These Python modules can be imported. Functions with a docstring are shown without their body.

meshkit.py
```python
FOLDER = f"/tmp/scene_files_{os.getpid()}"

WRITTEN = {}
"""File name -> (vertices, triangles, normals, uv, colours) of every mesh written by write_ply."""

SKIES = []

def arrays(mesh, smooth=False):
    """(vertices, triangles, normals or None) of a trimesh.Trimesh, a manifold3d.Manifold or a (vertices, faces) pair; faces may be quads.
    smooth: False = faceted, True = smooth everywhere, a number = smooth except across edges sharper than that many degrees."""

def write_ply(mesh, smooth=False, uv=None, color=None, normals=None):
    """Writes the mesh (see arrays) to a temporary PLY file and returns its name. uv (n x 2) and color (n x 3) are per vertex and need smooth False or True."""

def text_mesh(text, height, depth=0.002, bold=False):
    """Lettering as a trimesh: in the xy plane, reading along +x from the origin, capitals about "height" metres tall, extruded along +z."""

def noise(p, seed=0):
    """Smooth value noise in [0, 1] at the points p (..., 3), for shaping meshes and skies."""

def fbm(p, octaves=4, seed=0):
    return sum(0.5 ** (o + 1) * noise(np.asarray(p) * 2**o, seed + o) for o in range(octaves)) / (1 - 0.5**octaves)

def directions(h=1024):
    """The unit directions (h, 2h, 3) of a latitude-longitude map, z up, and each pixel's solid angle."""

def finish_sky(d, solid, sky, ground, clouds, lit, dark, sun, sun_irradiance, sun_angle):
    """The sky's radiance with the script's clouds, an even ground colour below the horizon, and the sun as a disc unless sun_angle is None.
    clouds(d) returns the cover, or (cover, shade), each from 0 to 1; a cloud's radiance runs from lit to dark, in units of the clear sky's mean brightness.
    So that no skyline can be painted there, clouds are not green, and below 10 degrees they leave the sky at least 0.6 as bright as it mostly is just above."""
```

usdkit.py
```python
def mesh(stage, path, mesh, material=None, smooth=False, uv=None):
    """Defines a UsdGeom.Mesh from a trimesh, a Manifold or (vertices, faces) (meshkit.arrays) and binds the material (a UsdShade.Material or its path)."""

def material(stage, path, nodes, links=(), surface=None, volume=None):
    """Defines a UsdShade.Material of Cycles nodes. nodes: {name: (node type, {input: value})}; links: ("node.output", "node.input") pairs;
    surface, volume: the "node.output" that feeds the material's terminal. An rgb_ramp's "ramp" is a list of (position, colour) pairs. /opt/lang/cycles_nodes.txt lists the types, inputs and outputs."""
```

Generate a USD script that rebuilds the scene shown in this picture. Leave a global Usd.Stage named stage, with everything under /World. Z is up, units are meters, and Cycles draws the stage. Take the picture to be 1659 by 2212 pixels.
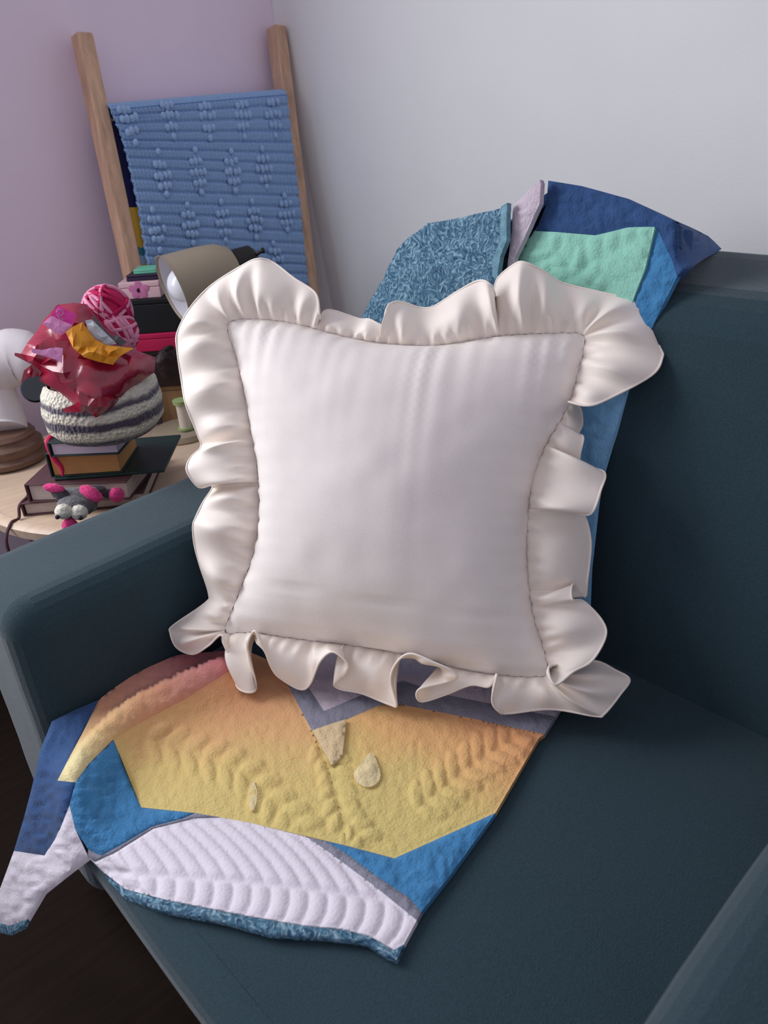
import math, numpy as np, trimesh, manifold3d as m3, shapely, usdkit, meshkit
from shapely.geometry import Polygon, Point, LineString
from scipy.spatial import Delaunay
from pxr import Usd, UsdGeom, UsdLux, UsdShade, Gf, Sdf

stage = Usd.Stage.CreateInMemory()
UsdGeom.SetStageUpAxis(stage, UsdGeom.Tokens.z)
UsdGeom.SetStageMetersPerUnit(stage, 1.0)
UsdGeom.Xform.Define(stage, '/World')
UsdGeom.Scope.Define(stage, '/World/Looks')
rng = np.random.default_rng(7)

# ---------------------------------------------------------------- camera
FPX, CX, CY = 1700.0, 829.5, 1106.0
CAM = np.array([0, 0, 1.17])
_yaw, _pit, _rol = math.radians(48), math.radians(27.5), math.radians(4)
FW = np.array([math.cos(_yaw)*math.cos(_pit), math.sin(_yaw)*math.cos(_pit), -math.sin(_pit)])
_R0 = np.array([math.sin(_yaw), -math.cos(_yaw), 0]); _D0 = -np.cross(_R0, FW)
IX = math.cos(_rol)*_R0 + math.sin(_rol)*_D0
IY = -math.sin(_rol)*_R0 + math.cos(_rol)*_D0
cam = UsdGeom.Camera.Define(stage, '/World/camera')
cam.AddTransformOp().Set(Gf.Matrix4d(*IX, 0, *(-IY), 0, *(-FW), 0, *CAM, 1))
cam.CreateHorizontalApertureAttr(36.0); cam.CreateVerticalApertureAttr(48.0)
cam.CreateFocalLengthAttr(FPX/1659*36.0)
cam.CreateClippingRangeAttr(Gf.Vec2f(0.02, 50))
cam.CreateFStopAttr(9.0); cam.CreateFocusDistanceAttr(1.12)
cam.CreateExposureAttr(-0.28)

# ---------------------------------------------------------------- light: a tall window out of frame on the left, and the dim room
dome = UsdLux.DomeLight.Define(stage, '/World/room_light')
dome.CreateIntensityAttr(0.20); dome.CreateColorAttr(Gf.Vec3f(0.95, 0.91, 1.05))
def rect_light(name, pos, target, w, h, power, color):
    l = UsdLux.RectLight.Define(stage, '/World/'+name)
    z = np.array(pos, float)-np.array(target, float); z /= np.linalg.norm(z)
    x = np.cross([0, 0, 1], z); x /= np.linalg.norm(x); y = np.cross(z, x)
    l.AddTransformOp().Set(Gf.Matrix4d(*x, 0, *y, 0, *z, 0, *map(float, pos), 1))
    l.CreateWidthAttr(w); l.CreateHeightAttr(h); l.CreateIntensityAttr(power); l.CreateColorAttr(Gf.Vec3f(*color))
rect_light('window_light', (-0.28, 1.80, 1.52), (-0.28, 0.0, 1.42), 1.0, 1.2, 10.6, (0.97, 1.0, 1.03))

# ---------------------------------------------------------------- helpers
def ray(p):
    p = np.atleast_2d(np.asarray(p, float))
    d = FW + IX*(p[:, :1]-CX)/FPX + IY*(p[:, 1:2]-CY)/FPX
    return d/np.linalg.norm(d, axis=1, keepdims=True)
def on(p, n, v):
    """where the view through image point(s) p meets the plane n.x = v"""
    d = ray(p); n = np.asarray(n, float)
    return CAM + d*((v-n@CAM)/(d@n))[:, None]
def at(px, py, z): return on((px, py), (0, 0, 1), z)[0]
def aty(px, py, y): return on((px, py), (0, 1, 0), y)[0]
def atd(px, py, dist): return CAM + ray((px, py))[0]*dist
_used = {}
def numbered(parent, name):
    k = (parent, name); n = _used.get(k, 0); _used[k] = n+1
    return name if n == 0 else f'{name}_{n:03d}'
def path_of(parent): return str(parent.GetPath()) if parent is not None else '/World'
def obj(name, mesh, mat, parent=None, smooth=40, uv=None):
    p = path_of(parent); full = f'{p}/{numbered(p, name)}'
    return usdkit.mesh(stage, full, mesh, mat, smooth=smooth, uv=uv).GetPrim()
def tag(o, label=None, cat=None, group=None, kind=None):
    for k, v in (('label', label), ('category', cat), ('group', group), ('kind', kind)):
        if v: o.SetCustomDataByKey(k, v)
    return o
def thing(name, label, cat, group=None, loc=(0, 0, 0)):
    x = UsdGeom.Xform.Define(stage, f'/World/{numbered("/World", name)}')
    return tag(x.GetPrim(), label, cat, group)
def cat_(*ms): return trimesh.util.concatenate([m for m in ms])
def tri(man):
    m = man.to_mesh(); return trimesh.Trimesh(m.vert_properties[:, :3], m.tri_verts, process=False)
def rbox(x0, x1, y0, y1, z0, z1, r=0.004, seg=12):
    s = m3.Manifold.sphere(r, seg)
    pts = [(x, y, z) for x in (x0+r, x1-r) for y in (y0+r, y1-r) for z in (z0+r, z1-r)]
    return tri(m3.Manifold.batch_hull([s.translate(p) for p in pts]))
def obox(origin, ux, w, d, z0, z1, r=0.002, seg=8):
    """rounded box whose front edge starts at origin and runs w along ux, going d back (left of ux), z0..z1"""
    b = rbox(0, w, 0, d, z0, z1, r, seg); ux = np.array([ux[0], ux[1], 0.]); ux /= np.linalg.norm(ux)
    M = np.eye(4); M[:3, 0] = ux; M[:3, 1] = (-ux[1], ux[0], 0); M[:2, 3] = origin[:2]
    b.apply_transform(M); return b
def ell(c, r, rot=None, sub=3):
    s = trimesh.creation.icosphere(sub, 1.0); s.apply_scale(r)
    if rot is not None: s.apply_transform(rot)
    s.apply_translation(c); return s
def frame(z, x=None):
    z = np.array(z, float); z /= np.linalg.norm(z)
    x = np.array(x if x is not None else ((1, 0, 0) if abs(z[0]) < .9 else (0, 1, 0)), float)
    x = x-z*(x@z); x /= np.linalg.norm(x)
    M = np.eye(4); M[:3, 0] = x; M[:3, 1] = np.cross(z, x); M[:3, 2] = z; return M
def lathe(profile, c, axis=(0, 0, 1), n=48):
    m = trimesh.creation.revolve(np.array(profile, float), sections=n)
    m.apply_transform(frame(axis)); m.apply_translation(c); return m
def catmull(P, per=8, closed=False):
    P = np.asarray(P, float); n = len(P); out = []
    for i in range(n if closed else n-1):
        g = (lambda k: P[k % n]) if closed else (lambda k: P[min(max(k, 0), n-1)])
        p0, p1, p2, p3 = g(i-1), g(i), g(i+1), g(i+2)
        for t in np.arange(per)/per:
            out.append(.5*(2*p1+(p2-p0)*t+(2*p0-5*p1+4*p2-p3)*t*t+(3*p1-p0-3*p2+p3)*t**3))
    if not closed: out.append(P[-1])
    return np.array(out)
def tube(pts, r, n=10, per=6):
    P = catmull(pts, per) if per > 1 else np.asarray(pts, float); m = len(P)
    R = np.interp(np.linspace(0, 1, m), np.linspace(0, 1, np.size(r)), np.ravel(r)) if np.size(r) > 1 else np.full(m, float(r))
    T = np.gradient(P, axis=0); T /= np.linalg.norm(T, axis=1, keepdims=True)
    a = np.cross(T[0], (0, 0, 1)); a = a if np.linalg.norm(a) > .1 else np.cross(T[0], (1, 0, 0)); V = []
    for i in range(m):
        a = a-T[i]*(a@T[i]); a /= np.linalg.norm(a); b = np.cross(T[i], a)
        th = np.arange(n)/n*2*np.pi; V.append(P[i]+R[i]*(np.cos(th)[:, None]*a+np.sin(th)[:, None]*b))
    V = np.vstack(V+[P[:1], P[-1:]]); F = []
    for i in range(m-1):
        for j in range(n):
            k = (j+1) % n; F += [[i*n+j, i*n+k, (i+1)*n+k], [i*n+j, (i+1)*n+k, (i+1)*n+j]]
    for j in range(n):
        k = (j+1) % n; F += [[m*n, k, j], [m*n+1, (m-1)*n+j, (m-1)*n+k]]
    return trimesh.Trimesh(V, F, process=False)
def fill(poly, h, jit=0.):
    """points and triangles that fill a 2-D polygon at spacing h, its outline kept"""
    pg = Polygon(poly).buffer(0)
    if pg.geom_type != 'Polygon': pg = max(pg.geoms, key=lambda g: g.area)
    ring = pg.exterior; nb = max(int(ring.length/h), 8)
    B = np.array([ring.interpolate(i/nb, normalized=True).coords[0] for i in range(nb)])
    B = np.vstack([B, np.array(ring.coords)[:-1]])
    x0, y0, x1, y1 = pg.bounds
    G = np.array([(x+(h/2 if j % 2 else 0), y) for j, y in enumerate(np.arange(y0, y1, h*.87)) for x in np.arange(x0, x1, h)])
    G = G[shapely.contains_xy(pg.buffer(-h*.55), G[:, 0], G[:, 1])] if len(G) else G.reshape(0, 2)
    if jit: G = G+np.random.default_rng(3).normal(size=G.shape)*h*jit
    P = np.vstack([B, G]); P = np.unique(np.round(P, 5), axis=0)
    T = Delaunay(P).simplices; C = P[T].mean(1)
    T = T[shapely.contains_xy(pg.buffer(h*.02), C[:, 0], C[:, 1])]
    a = P[T[:, 1]]-P[T[:, 0]]; b = P[T[:, 2]]-P[T[:, 0]]; cr = a[:, 0]*b[:, 1]-a[:, 1]*b[:, 0]
    T = T[np.abs(cr) > 1e-9*h*h]; cr = cr[np.abs(cr) > 1e-9*h*h] if len(cr) != len(T) else cr
    T[cr < 0] = T[cr < 0][:, ::-1]
    d = shapely.distance(shapely.points(P), ring)
    return P, T, d
def vnormals(V, F):
    n = np.zeros_like(V); f = np.cross(V[F[:, 1]]-V[F[:, 0]], V[F[:, 2]]-V[F[:, 0]])
    for k in range(3): np.add.at(n, F[:, k], f)
    return n/np.maximum(np.linalg.norm(n, axis=1, keepdims=True), 1e-12)
def slab(V, F, th, N=None):
    """sheet V, F given thickness th behind its face"""
    F = np.asarray(F)
    N = vnormals(V, F) if N is None else N
    e = np.vstack([F[:, [0, 1]], F[:, [1, 2]], F[:, [2, 0]]]); key = {(a, b) for a, b in e}
    edge = np.array([(a, b) for a, b in e if (b, a) not in key]); n = len(V)
    side = np.vstack([np.c_[edge[:, 1], edge[:, 0], edge[:, 0]+n], np.c_[edge[:, 1], edge[:, 0]+n, edge[:, 1]+n]])
    return trimesh.Trimesh(np.vstack([V, V-N*th]), np.vstack([F, F[:, ::-1]+n, side]), process=False)
def face_cam(V, F):
    F = np.asarray(F); f = np.cross(V[F[:, 1]]-V[F[:, 0]], V[F[:, 2]]-V[F[:, 0]]).sum(0)
    return F if f@(CAM-V.mean(0)) > 0 else F[:, ::-1]

# ---------------------------------------------------------------- materials
def lin(c): c = np.array(c, float)/255; return tuple(np.where(c <= .04045, c/12.92, ((c+.055)/1.055)**2.4))
def mat(name, col, rough=.7, var=.12, scale=30, bump=0., bscale=200, sheen=0., metal=0., spec=.4, trans=0., stretch=(1, 1, 1), bdist=.002, kind='noise'):
    """a procedural surface: base colour varied by noise, with fine relief"""
    c = np.array(lin(col)); lo, hi = c*(1-var), np.minimum(c*(1+var), 1)
    nodes = {'tc': ('texture_coordinate', {}), 'mp': ('mapping', {'scale': stretch}),
             'n': ('noise_texture', {'scale': scale, 'detail': 4.0, 'roughness': .6}),
             'r': ('rgb_ramp', {'ramp': [(.25, tuple(lo)), (.75, tuple(hi))]}),
             'p': ('principled_bsdf', {'roughness': rough, 'metallic': metal, 'specular_ior_level': spec, 'sheen_weight': sheen, 'sheen_roughness': .4, 'transmission_weight': trans})}
    links = [('tc.object', 'mp.vector'), ('mp.vector', 'n.vector'), ('n.fac', 'r.fac'), ('r.color', 'p.base_color')]
    if bump:
        nodes['b'] = ('noise_texture', {'scale': bscale, 'detail': 3.0}) if kind == 'noise' else ('voronoi_texture', {'scale': bscale})
        nodes['bp'] = ('bump', {'strength': bump, 'distance': bdist})
        links += [('mp.vector', 'b.vector'), ('b.fac' if kind == 'noise' else 'b.distance', 'bp.height'), ('bp.normal', 'p.normal')]
    return usdkit.material(stage, f'/World/Looks/{name}', nodes, links, surface='p.BSDF')
def dyed(name, a, b, stops, **k):
    """fabric whose dye runs through the colours of stops between the points a and b"""
    a, b = np.array(a), np.array(b); ax = (b-a)/np.dot(b-a, b-a)
    nodes = {'g': ('geometry', {}), 's': ('vector_math', {'math_type': 'subtract', 'vector2': tuple(a)}), 'd': ('vector_math', {'math_type': 'dot_product', 'vector2': tuple(ax)}),
             'n': ('noise_texture', {'scale': 14., 'detail': 3.}), 'j': ('math', {'math_type': 'multiply_add', 'value2': .35, 'value3': -.175}), 'add': ('math', {'math_type': 'add'}),
             'r': ('rgb_ramp', {'ramp': [(t, lin(c)) for t, c in stops]}), 'b': ('noise_texture', {'scale': 330., 'detail': 3.}), 'bp': ('bump', {'strength': .5, 'distance': .003}),
             'p': ('principled_bsdf', {'roughness': .85, 'specular_ior_level': .2, 'sheen_weight': .1})}
    return usdkit.material(stage, f'/World/Looks/{name}', nodes, [('g.position', 's.vector1'), ('s.vector', 'd.vector1'), ('g.position', 'n.vector'), ('n.fac', 'j.value1'), ('d.value', 'add.value1'), ('j.value', 'add.value2'),
        ('add.value', 'r.fac'), ('r.color', 'p.base_color'), ('g.position', 'b.vector'), ('b.fac', 'bp.height'), ('bp.normal', 'p.normal')], surface='p.BSDF')
M = {}
M['wall_lilac'] = mat('wall_lilac', (240, 222, 238), .9, .02, 6, .15, 180, spec=.2)
M['wall_grey'] = mat('wall_grey', (234, 236, 236), .9, .02, 5, .15, 180, spec=.2)
M['floor'] = mat('floor_wood', (34, 25, 20), .85, .25, 6, .1, 60, stretch=(1, 12, 1), spec=.1)
M['teal'] = mat('teal_upholstery', (42, 63, 72), .85, .2, 420, .5, 700, sheen=.34, spec=.2)
M['frame'] = mat('dark_frame', (26, 28, 30), .8)
M['cotton'] = mat('cream_cotton', (238, 231, 226), .75, .015, 60, .18, 900, sheen=.1, spec=.25)
M['satin'] = mat('cream_ruffle', (242, 232, 222), .55, .015, 40, .05, 600, sheen=.15, spec=.35)
M['oak'] = mat('ladder_wood', (206, 168, 140), .6, .3, 10, .3, 80, stretch=(8, 8, 1))
M['nub'] = mat('pale_wood', (200, 185, 172), .6, .1)
M['knit'] = mat('blue_yarn', (146, 180, 222), .9, .15, 300, .8, 420, sheen=.3, spec=.15)
M['bobble'] = mat('blue_bobble_yarn', (158, 190, 228), .9, .15, 300, .8, 420, sheen=.3, spec=.15)
M['navy'] = mat('navy_cloth', (28, 32, 84), .9, .15, 120, .3, 500, sheen=.2)
M['birch'] = mat('table_wood', (206, 182, 158), .42, .12, 7, .1, 60, stretch=(2, 12, 2))
M['dark_wood'] = mat('dark_table_wood', (52, 46, 44), .5, .2, 10)
M['page'] = mat('book_pages', (206, 190, 182), .85, .12, 60, .5, 500, stretch=(1, 1, 12))
M['page_tan'] = mat('tan_pages', (206, 150, 92), .8, .08, 60, .4, 500, stretch=(1, 1, 12))
M['page_lilac'] = mat('lilac_pages', (205, 186, 200), .8, .05, 60, .3, 500, stretch=(1, 1, 12))
M['maroon'] = mat('maroon_cover', (84, 52, 58), .55, .15, 40, .2, 300)
M['green_cover'] = mat('green_cover', (28, 48, 48), .5, .15, 40, .2, 300)
M['pink'] = mat('pink_ribbon', (214, 40, 92), .5, .1)
M['magenta'] = mat('magenta_box', (196, 26, 84), .5, .08)
M['black'] = mat('black_box', (16, 22, 26), .45, .2)
M['purple'] = mat('purple_box', (44, 28, 62), .5)
M['mint'] = mat('mint_box', (112, 196, 164), .6)
M['card'] = mat('pink_card', (226, 190, 196), .6, .05)
M['petal'] = mat('petal_print', (204, 120, 168), .6, .15, 60)
M['ink'] = mat('dark_ink', (52, 34, 58), .6)
M['taupe'] = mat('taupe_metal', (160, 147, 126), .45, .03, spec=.5)
M['shade_in'] = mat('white_lining', (222, 220, 228), .6, .02)
M['bulb'] = mat('white_bulb', (238, 242, 248), .25, .0, spec=.6)
M['blackmetal'] = mat('black_metal', (20, 20, 18), .45)
M['white'] = mat('white_wrap', (232, 226, 228), .75, .04, 20, .2, 60)
M['brown'] = mat('brown_turned_wood', (112, 84, 70), .5, .3, 12, stretch=(3, 3, 14))
M['red'] = mat('red_foil', (150, 16, 50), .22, .25, 26, .25, 60, spec=.9)
M['label'] = mat('pink_label', (232, 62, 170), .3, .05)
M['label_lo'] = mat('pale_pink_label', (238, 160, 214), .3, .1)
M['amber'] = mat('amber_paper', (214, 142, 28), .6, .15, 30, .2, 100)
M['greywhite'] = mat('white_paper', (196, 200, 208), .6, .06)
M['tuft'] = mat('grey_yarn', (110, 105, 106), .95, .4, 300, .8, 500)
M['yarn'] = mat('magenta_yarn', (186, 22, 84), .9, .3, 60, .5, 600)
M['yarn_pale'] = mat('pale_pink_yarn', (226, 150, 180), .9, .3, 60, .5, 600)
M['wood_box'] = mat('honey_wood', (166, 132, 92), .5, .2, 8, stretch=(1, 10, 1))
M['plum'] = mat('plum_panel', (70, 58, 76), .6)
M['leather'] = mat('dark_leather', (44, 28, 30), .5, .3, 60, .5, 200)
M['thread'] = mat('white_thread', (226, 216, 200), .7, .05, 20, .6, 900, stretch=(1, 1, 1))
M['spool'] = mat('green_spool', (158, 178, 120), .5)
M['grey_crochet'] = mat('grey_crochet', (112, 112, 114), .95, .3, 250, .9, 300, sheen=.3)
M['dark_crochet'] = mat('dark_grey_crochet', (66, 62, 70), .95, .3, 250, .9, 300, sheen=.3)
M['pink_crochet'] = mat('pink_crochet', (222, 66, 132), .95, .2, 250, .9, 300, sheen=.3)
M['white_crochet'] = mat('white_crochet', (226, 222, 208), .95, .15, 250, .9, 300, sheen=.3)
M['lens'] = mat('dark_lens', (28, 36, 44), .15, spec=.8)
# quilt fabrics
qk = dict(rough=.85, var=.16, scale=38, bump=.55, bscale=300, sheen=.12, spec=.2, bdist=.003)
M['q_blue'] = mat('quilt_blue', (66, 128, 176), **qk); M['q_navy'] = mat('quilt_navy', (50, 80, 126), **qk)
M['q_white'] = mat('quilt_white', (222, 216, 226), **{**qk, 'var': .03, 'bump': .3})
M['q_grey'] = mat('quilt_grey', (138, 138, 152), **qk); M['q_lilac'] = mat('quilt_lilac', (204, 190, 202), **{**qk, 'var': .06})
M['q_pale'] = mat('quilt_pale_yellow', (222, 204, 158), **{**qk, 'var': .06}); M['q_mint'] = mat('quilt_mint', (146, 204, 184), **{**qk, 'var': .07})
M['q_light'] = mat('quilt_light_blue', (140, 195, 236), **{**qk, 'var': .1}); M['q_sand'] = mat('quilt_sand', (214, 190, 150), **{**qk, 'var': .05})
M['q_bind'] = mat('quilt_binding', (112, 150, 166), **{**qk, 'var': .3, 'scale': 90})
def swirl():
    nodes = {'g': ('geometry', {}), 'n': ('noise_texture', {'scale': 64., 'detail': 2., 'distortion': 3.2}), 'r': ('rgb_ramp', {'ramp': [(.3, lin((46, 78, 104))), (.5, lin((84, 122, 146))), (.68, lin((146, 176, 190)))]}),
             'bp': ('bump', {'strength': .8, 'distance': .004}), 'p': ('principled_bsdf', {'roughness': .85, 'specular_ior_level': .2})}
    return usdkit.material(stage, '/World/Looks/quilt_swirl_backing', nodes, [('g.position', 'n.vector'), ('n.fac', 'r.fac'), ('r.color', 'p.base_color'), ('n.fac', 'bp.height'), ('bp.normal', 'p.normal')], surface='p.BSDF')
M['q_swirl'] = swirl()

# ---------------------------------------------------------------- the room
WX, WY = 1.41, 1.85
def struct(name, mesh, m): return tag(obj(name, mesh, m, smooth=30), kind='structure')
struct('floor', rbox(-2.5, WX+.1, -2.5, WY+.1, -.1, 0, .002), M['floor'])
struct('wall_left', rbox(-2.5, WX+.1, WY, WY+.12, 0, 2.5, .002), M['wall_lilac'])
struct('wall_right', rbox(WX, WX+.12, -2.5, WY, 0, 2.5, .002), M['wall_grey'])
struct('baseboard_left', rbox(-2.5, WX, WY-.015, WY, 0, .1, .003), M['white'])
struct('baseboard_right', rbox(WX-.015, WX, -2.5, WY-.015, 0, .1, .003), M['white'])

# ---------------------------------------------------------------- armchair
AY0, AY1, SX0 = .925, 1.135, .145
chair = thing('armchair', 'dark teal upholstered armchair under the quilt and ruffled pillow', 'armchair')
def soft(mesh, amp, sc, seed):
    mesh = mesh.subdivide_to_size(.05); n = mesh.vertex_normals
    mesh.vertices = mesh.vertices+n*((meshkit.fbm(mesh.vertices*sc, 3, seed)-.5)*amp)[:, None]; return mesh
def seat_mesh():
    s = m3.Manifold.sphere(.035, 24)
    return tri(m3.Manifold.batch_hull([s.translate((x, y, z)) for y, q in ((.16, 0), (AY0-.10, 0), (AY0-.035, .075)) for x, z in ((SX0+.035+q, .417), (.835, .417), (.29, .285), (.835, .285))]))
obj('seat_cushion', soft(seat_mesh(), .008, 7, 1), M['teal'], chair)
def back_mesh():
    s = m3.Manifold.sphere(.045, 24); s2 = m3.Manifold.sphere(.065, 24); pts = []
    for y in (-.05, .84):
        pts += [s.translate((.83, y, .30)), s.translate((1.0, y, .30))]
        pts += [s2.translate((.945, y, .89)), s2.translate((1.03, y, .908))]
    return tri(m3.Manifold.batch_hull(pts))
obj('backrest', soft(back_mesh(), .008, 6, 2), M['teal'], chair)
def arm_mesh(y0, y1, seed):
    s = m3.Manifold.sphere(.045, 24); pts = []
    for y in (y0+.045, y1-.045):
        pts += [s.translate(p) for p in ((.235, y, .12), (.95, y, .12), (.235, y, .585), (.95, y, .605))]
    return soft(tri(m3.Manifold.batch_hull(pts)), .007, 7, seed)
obj('armrest', arm_mesh(AY0, AY1, 3), M['teal'], chair)
obj('armrest', arm_mesh(-.075, .13, 4), M['teal'], chair)
obj('base', rbox(.24, 1.0, -.05, AY1-.03, .09, .27, .01), M['teal'], chair)
for x in (.29, .93):
    for y in (-.01, AY1-.07): obj('leg', lathe([(0, 0), (.016, 0), (.024, .1), (0, .1)], (x, y, 0), n=16), M['frame'], chair)

# ---------------------------------------------------------------- quilt
strip_up = [(500, 1404), (380, 1415), (300, 1450), (240, 1490), (213, 1512), (180, 1580), (152, 1632), (124, 1686)]
strip_lo = [(163, 1690), (190, 1652), (245, 1597), (300, 1563), (400, 1510), (508, 1442)]
_ridge = on([(470, 1425), (380, 1465), (290, 1510), (220, 1570), (170, 1630), (140, 1690)], (0, 0, 1), .505)[:, :2]
_ridge = np.vstack([_ridge, _ridge[-1]+(_ridge[-1]-_ridge[-2])*4])
_ridge_line = LineString(_ridge)
def zq(x, y):
    """height of the quilt: flat on the seat, a raised fold along the arm, falling over the seat's front"""
    z = .462+.004*(meshkit.fbm(np.stack([x*9, y*9, 0*x], -1), 3, 5)-.5)
    d = shapely.distance(shapely.points(np.stack([x, y], -1)), _ridge_line)
    z = z+.042*np.exp(-(d/.034)**2)
    f = np.maximum(.165-x, 0); return z-np.minimum(f*f*18+f*1.2, 3)
def drape_seat(P):
    d = ray(P); lo = np.full(len(P), .4); hi = np.full(len(P), 1.9); ts = np.linspace(.45, 1.9, 90); done = np.zeros(len(P), bool)
    prev = np.full(len(P), .4)
    for t in ts:
        X = CAM+d*t; below = (X[:, 2] < zq(X[:, 0], X[:, 1])) & ~done
        lo[below], hi[below] = prev[below], t; done |= below; prev[:] = t
    for _ in range(12):
        mid = (lo+hi)/2; X = CAM+d*mid[:, None]; b = X[:, 2] < zq(X[:, 0], X[:, 1]); hi = np.where(b, mid, hi); lo = np.where(b, lo, mid)
    return CAM+d*hi[:, None]
BN = np.array([-.9723, 0, .2338])                       # the backrest's inner face leans back
def drape_back(P):
    X = on(P, BN, BN@np.array([.772, 0, .45])); T_ = on(P, (0, 0, 1), .976); w_ = np.clip((P[:, 0]-1462)/60, 0, 1)*np.clip((X[:, 2]-.955)/.02, 0, 1); X = X+(T_-X)*w_[:, None]
    return X+BN*(.016*(meshkit.fbm(X*6, 3, 9)-.5))[:, None]
# quilting lines: plumes of padded feathers, in the sheet's own drawing
def plume(spine, n, a, b, side):
    S = catmull(spine, 12); L = np.r_[0, np.cumsum(np.linalg.norm(np.diff(S, axis=0), axis=1))]; out = []
    for u in np.linspace(.05, .97, n):
        p = np.array([np.interp(u*L[-1], L, S[:, k]) for k in (0, 1)]); q = np.array([np.interp(min(u*L[-1]+3, L[-1]), L, S[:, k]) for k in (0, 1)])-np.array([np.interp(u*L[-1]-3, L, S[:, k]) for k in (0, 1)])
        g = math.atan2(q[1], q[0])
        for s in side:
            an = g+s*.9; out.append((p[0]+math.cos(an)*a, p[1]+math.sin(an)*a, a, b, an))
    return out
feathers = plume([(890, 1760), (960, 1700), (1040, 1640), (1120, 1590)], 9, 34, 14, (-1, 1))+plume([(300, 1590), (400, 1620), (520, 1670), (600, 1740), (650, 1790)], 10, 30, 15, (-1, 1))+plume([(690, 1590), (720, 1660), (740, 1750), (780, 1810)], 8, 26, 13, (-1, 1))
arcs = []
def puff(P, dist, kind):
    e = np.clip(dist/9, 0, 1); h = -.003*(1-e)
    if kind == 'feather':
        h = h+.0016*(meshkit.noise(np.c_[P/11, 0*P[:, :1]], 3)-.5)
        for cx, cy, a, b, an in feathers:
            dx, dy = P[:, 0]-cx, P[:, 1]-cy; u = (dx*math.cos(an)+dy*math.sin(an))/a; v = (-dx*math.sin(an)+dy*math.cos(an))/b
            h = h+.0034*np.clip(1-u*u-v*v, 0, 1)**.5
    elif kind == 'scallop':
        x = P[:, 0]; mid = 1905+(x-550)**2*.00010+(x-550)*.10; up = P[:, 1] < mid
        r = np.abs(P[:, 1]-mid); ph = np.where(up, x+r*.45+r*r*.004, x-8-r*.25+r*r*.006)/41.
        h = h+.0040*np.abs(np.sin(np.pi*ph))**.6*np.clip(r/12, .1, 1)-.003
    else:
        h = h+.004*(np.abs(meshkit.noise(np.c_[P/16, 0*P[:, :1]], 4)-.5)*2)**.7
    return h*e
quilt = thing('quilt', 'patchwork quilt in yellow, blue and white draped over armchair back and seat', 'quilt')
def patch(name, poly, m, drape, kind='plain', h=6., th=.007, label=None, lift=0., parent=None):
    P, F, d = fill(poly, h); V = drape(P); F = face_cam(V, F); N = vnormals(V, F)
    V = V+N*(puff(P, d, kind)+lift)[:, None]; N = vnormals(V, F)
    return tag(obj(name, slab(V, F, th, np.tile(BN if drape is drape_back else np.array([-.2, 0, .98]), (len(V), 1))), m, parent or quilt, smooth=50), label)
sp = lambda px, py: at(px, py, .465)
M['q_sun'] = dyed('quilt_sunrise', sp(700, 1490), sp(640, 1790), [(0, (222, 160, 116)), (.35, (222, 176, 122)), (.62, (216, 190, 122)), (1, (212, 192, 122))])
M['q_coral'] = dyed('quilt_coral', sp(1080, 1560), sp(900, 1780), [(0, (226, 162, 112)), (.45, (224, 178, 118)), (.75, (216, 192, 122)), (1, (212, 192, 122))])
M['q_strip'] = dyed('quilt_pink_strip', sp(480, 1420), sp(150, 1680), [(0, (198, 104, 118)), (.25, (208, 140, 132)), (.55, (216, 156, 122)), (.8, (218, 182, 128)), (1, (226, 212, 160))])
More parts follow.
